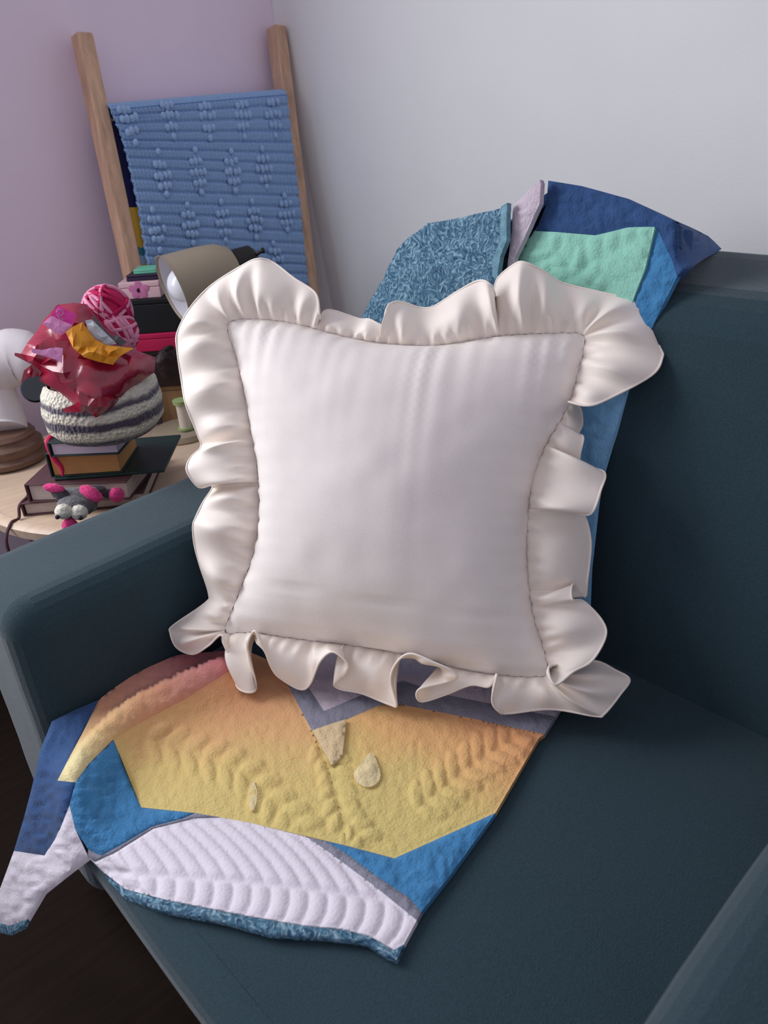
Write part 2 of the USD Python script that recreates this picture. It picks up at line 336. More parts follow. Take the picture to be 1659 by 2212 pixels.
seat_patches = [
 ('sunrise_patch', [(245, 1597), (300, 1563), (400, 1510), (508, 1442), (520, 1400), (590, 1430), (618, 1473), (674, 1579), (710, 1660), (738, 1760), (750, 1827), (686, 1812), (539, 1777), (422, 1756), (305, 1744)], 'q_sun', 'feather', 'patch shading from orange to yellow with stitched feathers'),
 ('coral_patch', [(674, 1579), (745, 1556), (821, 1522), (867, 1522), (1020, 1552), (1176, 1586), (1164, 1594), (1070, 1756), (852, 1854), (750, 1827), (738, 1760), (710, 1660)], 'q_coral', 'feather', 'patch shading from coral to yellow with a stitched plume'),
 ('chevron_sashing', [(590, 1430), (640, 1445), (700, 1536), (780, 1502), (870, 1470), (960, 1500), (1200, 1548), (1176, 1586), (1020, 1552), (867, 1522), (821, 1522), (745, 1556), (674, 1579), (618, 1473)], 'q_grey', 'plain', 'grey zigzag strip'),
 ('lilac_patch', [(640, 1445), (640, 1400), (900, 1400), (1150, 1430), (1226, 1505), (1200, 1548), (960, 1500), (870, 1470), (780, 1502), (700, 1536)], 'q_lilac', 'plain', 'pale lilac patch under the pillow'),
 ('blue_patch', [(245, 1597), (305, 1744), (422, 1756), (395, 1768), (330, 1785), (260, 1826), (219, 1848), (190, 1835), (162, 1790), (150, 1740), (163, 1690), (190, 1652)], 'q_blue', 'plain', 'blue patch beside the fold'),
 ('blue_patch', [(852, 1854), (1070, 1756), (980, 1880), (910, 1970), (885, 1940), (814, 1893), (750, 1845), (701, 1816), (750, 1827)], 'q_blue', 'plain', 'blue patch at the right edge'),
 ('grey_sashing', [(219, 1848), (260, 1826), (330, 1785), (395, 1768), (422, 1756), (480, 1766), (422, 1768), (332, 1790), (249, 1842), (205, 1862), (190, 1850), (190, 1835)], 'q_grey', 'plain', None),
 ('grey_sashing', [(660, 1807), (701, 1816), (750, 1845), (814, 1893), (885, 1940), (910, 1970), (900, 1988), (814, 1918), (723, 1850), (678, 1818)], 'q_grey', 'plain', None),
 ('white_patch', [(190, 1850), (205, 1862), (249, 1842), (332, 1790), (422, 1768), (480, 1766), (539, 1777), (660, 1807), (678, 1818), (723, 1850), (814, 1918), (900, 1988), (872, 2040), (850, 2052), (799, 2023), (740, 2008), (656, 2000), (527, 1978), (377, 1948), (271, 1921), (225, 1885)], 'q_white', 'scallop', 'white patch with rows of stitched scallops'),
 ('binding', [(225, 1885), (271, 1921), (377, 1948), (527, 1978), (656, 2000), (740, 2008), (799, 2023), (850, 2052), (872, 2040), (856, 2075), (835, 2068), (790, 2038), (700, 2027), (580, 2020), (480, 1992), (360, 1970), (270, 1942), (235, 1905)], 'q_swirl', 'plain', 'mottled teal edge'),
 ('blue_patch', [(213, 1512), (180, 1580), (152, 1632), (124, 1686), (163, 1690), (150, 1740), (130, 1790), (96, 1848), (30, 1838), (52, 1765), (69, 1700), (87, 1620), (112, 1558), (160, 1534)], 'q_navy', 'plain', 'navy patch falling over the seat front'),
 ('pink_strip', strip_up+strip_lo, 'q_strip', 'plain', 'raised folded strip from pink to yellow along the arm'),
 ('white_patch', [(30, 1838), (96, 1848), (130, 1790), (150, 1740), (162, 1790), (190, 1850), (150, 1880), (95, 1925), (60, 1985), (20, 2000), (-25, 1985), (0, 1920)], 'q_white', 'plain', 'white corner hanging off the seat front'),
 ('binding', [(-25, 1985), (20, 2000), (60, 1985), (52, 2000), (20, 2016), (-28, 2006)], 'q_swirl', 'plain', None)]
for nm, poly, m, kind, lab in seat_patches: patch(nm, poly, M[m], drape_seat, kind, 5. if kind != 'plain' else 7., label=lab)
for poly in ([(800, 1630), (815, 1650), (822, 1680), (812, 1698), (790, 1704), (768, 1690), (766, 1670), (780, 1655)], [(548, 1690), (557, 1722), (550, 1752), (541, 1752), (540, 1722)]):
    patch('leaf_applique', catmull(poly, 4, True), M['q_pale'], drape_seat, 'plain', 5., .004, 'cream leaf patch', .0035)
patch('sand_patch', [(676, 1584), (748, 1560), (740, 1640), (716, 1660)], M['q_sand'], drape_seat, 'plain', 6., .004, 'sand coloured triangle', .0055)
back_patches = [
 ('swirl_backing', [(806, 692), (845, 620), (886, 540), (950, 487), (1045, 471), (1122, 452), (1119, 529), (1103, 566), (1110, 640), (1100, 760), (860, 760)], 'q_swirl', .03, 'turned-back teal swirl backing'),
 ('binding', [(1122, 452), (1136, 444), (1134, 525), (1120, 560), (1113, 610), (1103, 600), (1103, 566), (1119, 529)], 'q_bind', .036, 'pale teal edge strip'),
 ('lilac_patch', [(1131, 448), (1161, 418), (1191, 395), (1186, 444), (1166, 490), (1140, 548), (1118, 592), (1122, 548), (1128, 500)], 'q_lilac', .02, 'lilac patch showing at the turned edge'),
 ('lilac_patch', [(1126, 540), (1158, 488), (1176, 500), (1150, 610), (1080, 650), (1086, 600), (1092, 555)], 'q_lilac', -.006, None),
 ('navy_border', [(1188, 391), (1257, 402), (1352, 428), (1432, 465), (1522, 508), (1550, 536), (1517, 555), (1464, 598), (1452, 560), (1418, 491), (1358, 492), (1289, 509), (1204, 502), (1159, 500), (1182, 444)], 'q_navy', .0, 'navy border at the top'),
 ('mint_patch', [(1159, 500), (1204, 502), (1289, 509), (1358, 492), (1418, 491), (1397, 582), (1373, 645), (1350, 720), (1110, 720), (1112, 600), (1127, 548)], 'q_mint', .004, 'mint green patch with stitched feathers'),
 ('blue_patch', [(1418, 491), (1452, 560), (1464, 598), (1437, 651), (1413, 699), (1385, 770), (1355, 842), (1262, 850), (1262, 720), (1350, 720), (1373, 645), (1397, 582)], 'q_blue', .0, 'blue border beside the mint patch'),
 ('light_blue_patch', [(1262, 850), (1355, 842), (1318, 958), (1295, 1040), (1275, 1230), (1268, 1400), (900, 1330), (900, 850)], 'q_light', .0, 'light blue patch beside the pillow')]
feathers = plume([(1150, 690), (1230, 610), (1300, 560), (1400, 510)], 8, 40, 15, (-1, 1))+plume([(1290, 690), (1260, 600), (1200, 540)], 6, 30, 12, (-1, 1))
for nm, poly, m, lift, lab in back_patches: patch(nm, poly, M[m], drape_back, 'feather' if m == 'q_mint' else 'plain', 6.5, .009, lab, lift)
# the rest of the quilt, over the crest and down behind the backrest
crest = np.array([(890, 545), (950, 492), (1045, 477), (1122, 457), (1186, 402), (1257, 410), (1352, 436), (1432, 473), (1470, 490)], float)
C3 = catmull(drape_back(crest)+np.array([0, 0, -.004]), 4); rows = []
_cx = catmull(crest, 4)[:, 0]; _g = np.clip((1470-_cx)/250, 0, 1)
for k, (dx, dz) in enumerate([(.001, -.004), (.010, -.001), (.018, -.004), (.022, -.02), (.022, -.07), (.020, -.13)]):
    X = C3.copy(); X[:, 0] += dx*(.4+2.2*_g); X[:, 2] += dz*(.5+.5*_g); rows.append(X)
G = np.array(rows); nr, nc = G.shape[:2]; V = G.reshape(-1, 3)
F = np.array([[i*nc+j, (i+1)*nc+j, i*nc+j+1] for i in range(nr-1) for j in range(nc-1)]+[[(i+1)*nc+j, (i+1)*nc+j+1, i*nc+j+1] for i in range(nr-1) for j in range(nc-1)])
if vnormals(V, F)[nc*2+nc//2, 2] < 0: F = F[:, ::-1]
obj('back_fall', slab(V, F, .012), M['q_navy'], quilt)

# ---------------------------------------------------------------- pillow
PB0, PB1 = np.array([.436, .832, .52]), np.array([.665, .454, .52])
PU = (PB1-PB0)/np.linalg.norm(PB1-PB0)
_nh = np.array([PU[1], -PU[0], 0]); _nh = _nh if _nh@(CAM-PB0) > 0 else -_nh
_phi = math.radians(29); PN = _nh*math.cos(_phi)+np.array([0, 0, 1])*math.sin(_phi); PV = np.array([0, 0, 1])*math.cos(_phi)-_nh*math.sin(_phi)
P0 = PN@PB0
def onp(P, d=0.): 
    r_ = ray(P); return CAM+r_*((P0+d-PN@CAM)/(r_@PN))[:, None]
seam_px = catmull([(488, 1366), (502, 1318), (524, 1262), (550, 1190), (561, 1110), (556, 1010), (542, 930), (528, 850), (508, 765), (492, 708), (520, 690), (620, 696), (740, 726), (830, 742), (945, 746), (1080, 726), (1200, 720), (1256, 722), (1262, 745), (1250, 800), (1226, 880), (1180, 960), (1150, 1040), (1139, 1140), (1140, 1240), (1152, 1330), (1172, 1395), (1182, 1452), (1150, 1462), (1080, 1458), (1000, 1446), (900, 1420), (800, 1400), (640, 1380), (540, 1366)], 6, True)
pillow = thing('ruffled_pillow', 'large cream square pillow with gathered ruffle, leaning in the armchair', 'pillow')
seam3 = onp(seam_px); to2 = lambda X: np.c_[(X-PB0)@PU, (X-PB0)@PV]
P2, F2, D2 = fill(to2(seam3), .0075)
from scipy.sparse import coo_matrix
from scipy.sparse.linalg import spsolve
def inflate(P, F, d):
    n = len(P); e = np.vstack([F[:, [0, 1]], F[:, [1, 2]], F[:, [2, 0]]]); e = np.unique(np.sort(e, 1), axis=0); wt = 1/np.linalg.norm(P[e[:, 0]]-P[e[:, 1]], axis=1)**0
    A = coo_matrix((np.r_[wt, wt], (np.r_[e[:, 0], e[:, 1]], np.r_[e[:, 1], e[:, 0]])), (n, n)).tocsr(); D = np.asarray(A.sum(1)).ravel(); inn = np.where(d > 1e-5)[0]
    from scipy.sparse import diags
    Lp = (diags(D)-A)[inn][:, inn]; u = np.zeros(n); u[inn] = spsolve(Lp.tocsc(), np.ones(len(inn))); return u/u.max()
infl = inflate(P2, F2, D2)
w = .088*infl**.56
top = P2[:, 1].max()-P2[:, 1]; e = np.clip(D2/.006, 0, 1)
rip = lambda s, q, seed: np.sin(s/q*2*np.pi+4*meshkit.noise(np.c_[s*18, 0*s, 0*s], seed))
w = w+e*.0042*rip(P2[:, 0]+.2*top*(P2[:, 0]-.2), .025, 1)*np.exp(-(top/(.03+.05*meshkit.noise(np.c_[P2[:, 0]*30, 0*P2], 12))))*meshkit.noise(np.c_[P2[:, 0]*22, 0*P2], 2)**1.3*1.3
side = np.minimum(P2[:, 0]-P2[:, 0].min(), P2[:, 0].max()-P2[:, 0])
w = w+e*.002*rip(P2[:, 1], .026, 3)*np.exp(-D2/.022)
w = w+e*.016*(meshkit.fbm(np.c_[P2*8, 0*P2[:, :1]], 3, 6)-.5)*np.clip(D2/.08, 0, 1)
w = w-.0022*np.exp(-((P2[:, 1]-(.083-.05*(P2[:, 0]-.05)))/.0022)**2)*np.clip(D2/.03, 0, 1)      # the sewn opening near the bottom
base3 = PB0+P2[:, :1]*PU+P2[:, 1:]*PV
Fb = face_cam(base3, F2); keep = D2 > 1e-7
front = trimesh.Trimesh(base3+PN*w[:, None], Fb, process=False)
obj('front_cover', front, M['cotton'], pillow, smooth=True)
obj('back_cover', trimesh.Trimesh(base3-PN*(.064*infl**.56)[:, None], Fb[:, ::-1], process=False), M['cotton'], pillow, smooth=True)
hem = [(443, 1303, -.01), (451, 1282, -.01), (432, 1222, 0), (420, 1176, .01), (417, 1138, .02), (422, 1120, .02), (439, 1085, .012), (458, 1056, -.012), (455, 1048, 0), (429, 1052, .02), (405, 1021, .03), (405, 1001, .026), (415, 985, .012), (434, 965, -.01), (427, 939, 0), (402, 875, .016), (392, 821, .004), (383, 757, .014), (383, 719, .016), (411, 665, .012), (456, 617, 0), (523, 574, .006), (558, 559, .012), (590, 567, .006), (635, 601, .012), (681, 633, .018), (690, 677, .02), (692, 690, -.005), (700, 673, -.02), (721, 671, -.012), (776, 689, 0), (798, 690, .01), (826, 703, .012), (831, 690, 0),
 (833, 674, .016), (843, 656, .014), (867, 652, 0), (906, 664, -.016), (937, 662, -.01), (988, 630, .008), (1031, 607, .02), (1055, 611, .028), (1068, 632, .018), (1068, 642, -.02), (1074, 603, -.012), (1113, 570, .014), (1137, 568, .02), (1180, 589, .01), (1215, 611, 0), (1309, 634, .004), (1380, 650, .012), (1407, 693, .014), (1427, 752, .016), (1431, 772, .02), (1407, 811, .026), (1305, 866, .036), (1265, 876, .036), (1228, 868, .02), (1252, 880, -.02), (1258, 915, -.016), (1250, 936, 0), (1260, 946, .01), (1252, 985, .008), (1256, 1007, .0), (1305, 1020, .022), (1298, 1058, .034), (1276, 1110, .036), (1235, 1104, .02), (1262, 1114, -.012), (1276, 1171, -.012), (1269, 1251, -.008), (1263, 1290, -.012), (1238, 1262, .012), (1236, 1294, .03), (1262, 1300, .012),
 (1301, 1341, .014), (1308, 1376, .018), (1279, 1427, .03), (1240, 1450, .04), (1199, 1479, .055), (1186, 1440, .04), (1230, 1436, 0), (1286, 1428, -.02), (1330, 1448, -.015), (1360, 1468, -.005), (1340, 1500, .01), (1306, 1542, .02), (1286, 1547, .02), (1191, 1532, .012), (1100, 1541, .024), (1077, 1536, .034), (1063, 1512, .042), (1073, 1457, .05), (1056, 1483, .03), (1016, 1480, .026), (958, 1502, .03), (909, 1515, .04), (904, 1490, .05), (960, 1474, .05), (987, 1464, .058), (975, 1448, .062), (938, 1431, .066), (887, 1412, .066), (857, 1431, .06), (844, 1468, .05), (857, 1522, .03), (842, 1522, .022), (782, 1498, .016), (737, 1489, .02), (722, 1477, .032), (746, 1453, .04), (749, 1432, .046), (719, 1408, .05), (691, 1429, .045), (670, 1477, .03), (649, 1489, .024), (610, 1468, .032), (589, 1447, .044), (568, 1396, .062), (550, 1363, .068), (535, 1390, .06), (538, 1417, .048), (553, 1489, .02), (514, 1486, .012), (496, 1426, .028), (480, 1372, .042), (450, 1395, .03), (417, 1413, .012), (382, 1399, 0), (368, 1368, -.006), (374, 1351, -.012)]
H = catmull(np.array(hem, float), 7, True)
O = onp(H[:, :2], H[:, 2])
low = O[:, 2] < .478
O[low] = on(H[low, :2], (0, 0, 1), .478) if low.any() else O[low]
ring = LineString(np.vstack([seam_px, seam_px[:1]])); L = ring.length
s = np.array([ring.project(Point(p)) for p in H[:, :2]])
s = np.where((np.arange(len(s)) > len(s)*.8) & (s < L*.2), s+L, s); s = np.where((np.arange(len(s)) < len(s)*.2) & (s > L*.8), s-L, s)
s = (np.maximum.accumulate(s)+np.minimum.accumulate(s[::-1])[::-1])/2
k = np.hanning(13); k /= k.sum(); s = np.convolve(np.r_[s[-6:]-L, s, s[:6]+L], k, 'valid')
I = onp(np.array([ring.interpolate(v % L).coords[0] for v in s]))
nc, nr = len(H), 16; G = np.zeros((nr, nc, 3)); sm = np.r_[0, np.cumsum(np.linalg.norm(np.diff(O, axis=0), axis=1))]
gath = rip(s/L*1.7, .017, 8)
width = np.linalg.norm(O-I, axis=1)
for i, t in enumerate(np.linspace(0, 1, nr)):
    amp = .0045*np.exp(-((t-.12)/.14)**2)*gath+.0075*np.sin(math.pi*t**.7)*rip(sm, .058, 5)*np.clip(width/.07, .3, 1.3)
    bul = .019*np.sin(math.pi*t**.8)*np.clip(width/.07, .2, 1.5)
    G[i] = I+(O-I)*t+PN*(amp+bul)[:, None]
    tooLow = G[i][:, 2] < .474
    G[i][tooLow, 2] = .474
V = G.reshape(-1, 3); jn = (np.arange(nc)+1) % nc; F = []
for i in range(nr-1):
    a, b, c_, d_ = i*nc+np.arange(nc), i*nc+jn, (i+1)*nc+jn, (i+1)*nc+np.arange(nc); F += [np.c_[a, b, c_], np.c_[a, c_, d_]]
F = np.vstack(F); F = face_cam(V, F)
obj('ruffle', slab(V, F, .0014), M['satin'], pillow, smooth=True)
obj('hem', tube(np.vstack([G[-1], G[-1][:1]]), .0015, 6, 1), M['satin'], pillow, smooth=True)

# ---------------------------------------------------------------- ladder with blankets
LB = .22                                        # how far the ladder's feet stand from the wall
ladder_y = lambda z: WY-.03-LB*(1.40-z)/1.40
LN = np.array([0, -1, LB/1.40]); LN /= np.linalg.norm(LN); L0 = LN@np.array([0, WY-.03, 1.40])
def onl(P, d=0.): return on(P, LN, L0+d)
ladder = thing('blanket_ladder', 'light wooden blanket ladder leaning in the room corner', 'ladder')
def bar(a, b, wx, wd):
    a, b = np.array(a), np.array(b); L_ = np.linalg.norm(b-a); m = rbox(-wx/2, wx/2, -wd/2, wd/2, 0, L_, .004); m = m.subdivide_to_size(.08)
    m.apply_transform(frame(b-a, (1, 0, 0))); m.apply_translation(a); return m
rails = []
for top_px, bot_px in (((176, 74), (282, 570)), ((596, 58), (664, 590))):
    a, b = onl(top_px)[0], onl(bot_px)[0]; foot = b+(b-a)*((b[2]-.0)/(a[2]-b[2])); rails.append((a, foot))
    obj('rail', bar(foot+np.array([0, 0, .003]), a, .034, .040), M['oak'], ladder)
for z in (1.165, .86, .44, .2):
    ends = []
    for a, f_ in rails: ends.append(f_+(a-f_)*((z-f_[2])/(a[2]-f_[2])))
    d_ = (ends[1]-ends[0])/np.linalg.norm(ends[1]-ends[0])
    obj('rung', tube([ends[0]-d_*.0, ends[1]], .011, 14, 2), M['nub'], ladder)
Lf = lambda px, py, d=.03: onl((px, py), d)[0]
def sheet(left, right, nx, ny, d, th, wob, seed, rows=0):
    """cloth hanging against the ladder between a left and a right edge drawn from top to bottom"""
    lf, rt = catmull(left, 12), catmull(right, 12); u = np.linspace(0, 1, ny)
    A = np.array([[np.interp(u, np.linspace(0, 1, len(e_)), e_[:, k]) for k in (0, 1)] for e_ in (lf, rt)])
    V = []
    for j in range(ny):
        xs = np.linspace(0, 1, nx); P = np.c_[A[0][0][j]+(A[1][0][j]-A[0][0][j])*xs, A[0][1][j]+(A[1][1][j]-A[0][1][j])*xs]
        V.append(onl(P, d))
    V = np.array(V); off = wob*(meshkit.fbm(V*5, 3, seed)-.5)*2
    if rows: off = off+(.002-.0055*np.exp(-((((rows*np.linspace(0, 1, ny)+.35) % 1)-.5)/.13)**2))[:, None]+.0022*np.sin(2*np.pi*rows*3*np.linspace(0, 1, ny))[:, None]*(np.arange(nx) % 2-.5)[None, :]+.0015*np.sin(np.arange(nx)*1.6)[None, :]
    V = V+LN*off[..., None]; idx = np.arange(nx*ny).reshape(ny, nx)
    F = np.vstack([np.c_[idx[:-1, :-1].ravel(), idx[1:, :-1].ravel(), idx[1:, 1:].ravel()], np.c_[idx[:-1, :-1].ravel(), idx[1:, 1:].ravel(), idx[:-1, 1:].ravel()]])
    Vf = V.reshape(-1, 3); F = face_cam(Vf, F); return slab(Vf, F, th), V, A
blk = thing('crocheted_blanket', 'blue crocheted blanket with bobble diamonds hanging on the ladder', 'blanket')
BL = [(240, 236), (262, 290), (280, 355), (298, 440), (312, 520), (326, 600), (352, 720)]; BR = [(620, 203), (628, 290), (638, 370), (648, 450), (658, 540), (666, 615), (680, 730)]
m_, Vb, Ab = sheet(BL, BR, 170, 260, .034, .008, .007, 4, rows=20.5)
obj('crochet_panel', m_, M['knit'], blk, smooth=60)
# the fold over the rung and the layer behind
Vt = Vb[0]; rows = [Vt, Vt+np.array([0, .012, .011]), Vt+np.array([0, .03, .012]), Vt+np.array([0, .05, .0])]+[Vt+np.array([0, .052+.0*k, -.1*k]) for k in (1, 2, 3)]
for r_ in rows[4:]: r_[:, 1] = np.array([ladder_y(z)+.012 for z in r_[:, 2]])
G = np.array(rows); ny_, nx_ = G.shape[:2]; idx = np.arange(nx_*ny_).reshape(ny_, nx_)
F = np.vstack([np.c_[idx[:-1, :-1].ravel(), idx[1:, :-1].ravel(), idx[1:, 1:].ravel()], np.c_[idx[:-1, :-1].ravel(), idx[1:, 1:].ravel(), idx[:-1, 1:].ravel()]])
Vr = G.reshape(-1, 3); F = F if vnormals(Vr, F)[nx_+nx_//2, 2] > 0 else F[:, ::-1]
obj('folded_top', slab(Vr, F, .006), M['knit'], blk, smooth=60)
clusters = """400 600 2|670 575 2|910 580 2|1145 570 2|1340 555 2|435 655 3|690 635 3|925 640 3|1150 635 3|1340 630 3|450 735 2|700 710 2|935 715 2|1150 710 2|1355 700 2|475 805 1|715 780 1|945 778 1|1160 775 1|1355 765 1|615 870 1|850 855 1|1075 860 1|1270 845 1|625 945 2|855 930 2|1075 930 2|1275 910 2|645 1015 3|870 995 3|1085 990 3|1285 975 3|660 1080 2|880 1062 2|1095 1055 2|1290 1040 2|673 1140 1|893 1125 1|1103 1115 1|1298 1095 1|580 1225 1|797 1198 1|1012 1185 1|1208 1172 1|1410 1145 1|590 1290 2|808 1265 2|1022 1253 2|1215 1238 2|1420 1195 2|610 1355 3|822 1328 3|1030 1315 3|1222 1295 3|1425 1260 3|620 1420 2|830 1385 2|1038 1375 2|1228 1350 2|1425 1315 2|632 1485 1|840 1445 1|1043 1428 1|1232 1405 1|1430 1358 1|1340 1440 1|1350 1495 2|1355 1550 3|1360 1610 2"""
for c in clusters.split('|'):
    x, y, n = map(int, c.split()); px, py = 130+x/2.911, 30+y/2.911; ms = []
    n = n+1 if n > 1 else n
    for q in range(n):
        p = onl((px+(q-(n-1)/2)*9.2, py-(q-(n-1)/2)*.8), .0385)[0]; e_ = ell((0, 0, 0), (.0064, .0052, .0080+.0014*(q % 2)), None, 2)
        e_.apply_translation(p+np.array([rng.normal()*.0008, 0, rng.normal()*.0014])); ms.append(e_)
    obj('bobble_cluster', cat_(*ms), M['bobble'], blk, smooth=True)
nv, _, _ = sheet([(241, 262), (258, 330), (270, 400), (276, 455)], [(560, 235), (580, 320), (590, 400), (598, 450)], 30, 40, .012, .006, .004, 11)
tag(obj('navy_blanket', nv, M['navy'], smooth=60), 'plain navy blanket mostly hidden behind the blue crocheted blanket', 'blanket')
def patterned():
    nodes = {'g': ('geometry', {}), 'v': ('voronoi_texture', {'scale': 26.}), 'n': ('noise_texture', {'scale': 30.}), 'h': ('separate_xyz', {}),
             'm': ('map_range', {'from_min': .80, 'from_max': .93}), 'a': ('math', {'math_type': 'multiply_add', 'value2': .25}), 'r': ('rgb_ramp', {'interpolate': False, 'ramp': [(0, lin((52, 96, 116))), (.22, lin((216, 168, 70))), (.72, lin((150, 180, 206))), (.86, lin((52, 128, 146))), (1.0, lin((214, 170, 60)))]}),
             'p': ('principled_bsdf', {'roughness': .9})}
    return usdkit.material(stage, '/World/Looks/patterned_cloth', nodes, [('g.position', 'v.vector'), ('g.position', 'h.vector'), ('g.position', 'n.vector'), ('h.z', 'm.value'), ('n.fac', 'a.value1'), ('m.result', 'a.value3'), ('a.value', 'r.fac'), ('r.color', 'p.base_color')], surface='p.BSDF')
try: PAT = patterned()
except Exception: PAT = M['amber']
pv, _, _ = sheet([(277, 448), (288, 500), (302, 560), (316, 640)], [(600, 440), (610, 500), (616, 560), (626, 640)], 30, 40, .014, .006, .004, 12)
tag(obj('patterned_blanket', pv, PAT, smooth=60), 'yellow and teal patterned blanket edge on the lower ladder rung', 'blanket')

# ---------------------------------------------------------------- side table
TZ = .55; TC = np.array([.640, 1.452, 0])
table = thing('side_table', 'round pale wooden side table crowded with books behind the armchair arm', 'table')
obj('tabletop', lathe([(0, TZ-.03), (.30, TZ-.03), (.312, TZ-.022), (.314, TZ-.006), (.306, TZ), (.293, TZ), (.290, TZ-.003), (0, TZ-.003)], TC, n=96), M['birch'], table)
obj('apron', lathe([(0, TZ-.09), (.25, TZ-.09), (.255, TZ-.03), (0, TZ-.03)], TC, n=64), M['dark_wood'], table)
obj('pedestal', lathe([(0, .03), (.05, .04), (.03, .15), (.045, .3), (.03, .46), (0, .46)], TC), M['dark_wood'], table)
for k in range(3):
    g = k*2.094+.4; obj('leg', tube([TC+np.array([math.cos(g)*q, math.sin(g)*q, z]) for q, z in ((.03, .12), (.1, .09), (.17, .04), (.22, .014))], [.018, .015, .014, .013]), M['dark_wood'], table)
TT = TZ-.003
def book(name, label, fl, fr, depth, z0, th, cover, pages, spine='left', over=.004, r=.002, ct=.0028):
    a, b = at(*fl, z0), at(*fr, z0); ux = b-a; w_ = np.linalg.norm(ux); ux /= w_; uy = np.array([-ux[1], ux[0], 0])
    t = thing(name, label, 'book')
    obj('cover', obox(a, ux, w_, depth, z0, z0+ct, .0012), M[cover], t); obj('cover', obox(a, ux, w_, depth, z0+th-ct, z0+th, .0012), M[cover], t)
    obj('spine', obox(a-ux*.003 if spine == 'left' else a+ux*(w_-.001), ux, .004, depth, z0, z0+th, .0015), M[cover], t)
    obj('page_block', obox(a+ux*.003+uy*over, ux, w_-.006, depth-2*over, z0+ct, z0+th-ct, .001), M[pages], t)
    return t, a, ux, uy, w_
za = TT
t_a, a_o, a_u, a_v, a_w = book('book', 'thin maroon book with a dark strap at the bottom of the stack', (54, 1116), (316, 1092), .20, za, .026, 'maroon', 'page')
p = a_o
obj('strap', tube([p+a_u*.004+a_v*.02+np.array([0, 0, .028]), p-a_u*.004+np.array([0, 0, .022]), p-a_u*.006-a_v*.012+np.array([0, 0, .004]), p-a_u*.014-a_v*.03+np.array([0, 0, .004]), p-a_u*.022-a_v*.05+np.array([0, 0, -.02]), p-a_u*.020-a_v*.056+np.array([0, 0, -.06])], .0028, 8), M['maroon'], t_a)
zb = za+.026
book('book', 'thick maroon-spined book with pale pages, second from bottom of the stack', (66, 1086), (282, 1080), .19, zb, .036, 'maroon', 'page')
zc = zb+.036
g_o = at(118, 1040, zc); g_u = at(270, 1028, zc)-g_o
tag(obj('green_folder', obox(g_o, g_u, .195, .17, zc, zc+.006, .002), M['green_cover']), 'flat dark green folder lying under the tan-paged book', 'folder')
zd = zc+.006
t_d, d_o, d_u, d_v, d_w = book('book', 'thick book with tan page edges and pink ribbon bookmark', (114, 1032), (264, 1022), .12, zd, .046, 'green_cover', 'page_tan', over=.003)
obj('ribbon', tube([d_o+d_u*.014+d_v*.01+np.array([0, 0, .074]), d_o+d_u*.010-d_v*.004+np.array([0, 0, .068]), d_o+d_u*.014-d_v*.005+np.array([0, 0, .04]), d_o+d_u*.022-d_v*.004+np.array([0, 0, .02]), d_o+d_u*.02-d_v*.004+np.array([0, 0, .004])], [.005, .005, .005, .004, .002], 8), M['pink'], t_d)
ze = zd+.046
book('book', 'book with pale lilac page edges directly under the striped knitted basket', (112, 988), (258, 982), .115, ze, .027, 'green_cover', 'page_lilac', over=.003)
zf = ze+.027

# knitted basket on the stack
def striped():
    nodes = {'g': ('geometry', {}), 's': ('separate_xyz', {}), 'n': ('noise_texture', {'scale': 22., 'detail': 3.}), 'a': ('math', {'math_type': 'multiply_add', 'value2': .02}), 'm': ('map_range', {'from_min': zf+.006, 'from_max': zf+.106}),
             'r': ('rgb_ramp', {'ramp': [(0, lin((70, 58, 70))), (.20, lin((74, 62, 74))), (.27, lin((206, 196, 170))), (.40, lin((222, 212, 190))), (.46, lin((76, 66, 80))), (.55, lin((80, 70, 84))), (.61, lin((214, 206, 186))), (.72, lin((222, 216, 200))), (.77, lin((88, 80, 94))), (.82, lin((104, 96, 106))), (.88, lin((226, 220, 204))), (1, lin((226, 222, 206)))]}),
             'v': ('voronoi_texture', {'scale': 170.}), 'bp': ('bump', {'strength': .9, 'distance': .004}), 'p': ('principled_bsdf', {'roughness': .95, 'specular_ior_level': .15, 'sheen_weight': .3})}
    return usdkit.material(stage, '/World/Looks/striped_knit', nodes, [('g.position', 's.vector'), ('g.position', 'n.vector'), ('n.fac', 'a.value1'), ('s.z', 'a.value3'), ('a.value', 'm.value'), ('m.result', 'r.fac'), ('r.color', 'p.base_color'), ('g.position', 'v.vector'), ('v.distance', 'bp.height'), ('bp.normal', 'p.normal')], surface='p.BSDF')
bc = at(202, 985, zf)+np.array([.064, .068, .004])
prof_b = [(0, .002), (.05, .001), (.080, .006), (.096, .025), (.099, .055), (.094, .085), (.086, .098), (.080, .099), (.076, .09), (.088, .055), (.08, .02), (0, .014)]
bm = lathe(prof_b, bc, n=72); nrm = bm.vertex_normals
bm.vertices = bm.vertices+nrm*(.006*(meshkit.fbm(bm.vertices*14, 3, 3)-.5))[:, None]
tag(obj('knitted_basket', bm.subdivide(), striped(), smooth=60), 'cream and charcoal striped knitted basket on the book stack', 'basket')
db = np.linalg.norm(bc-CAM)

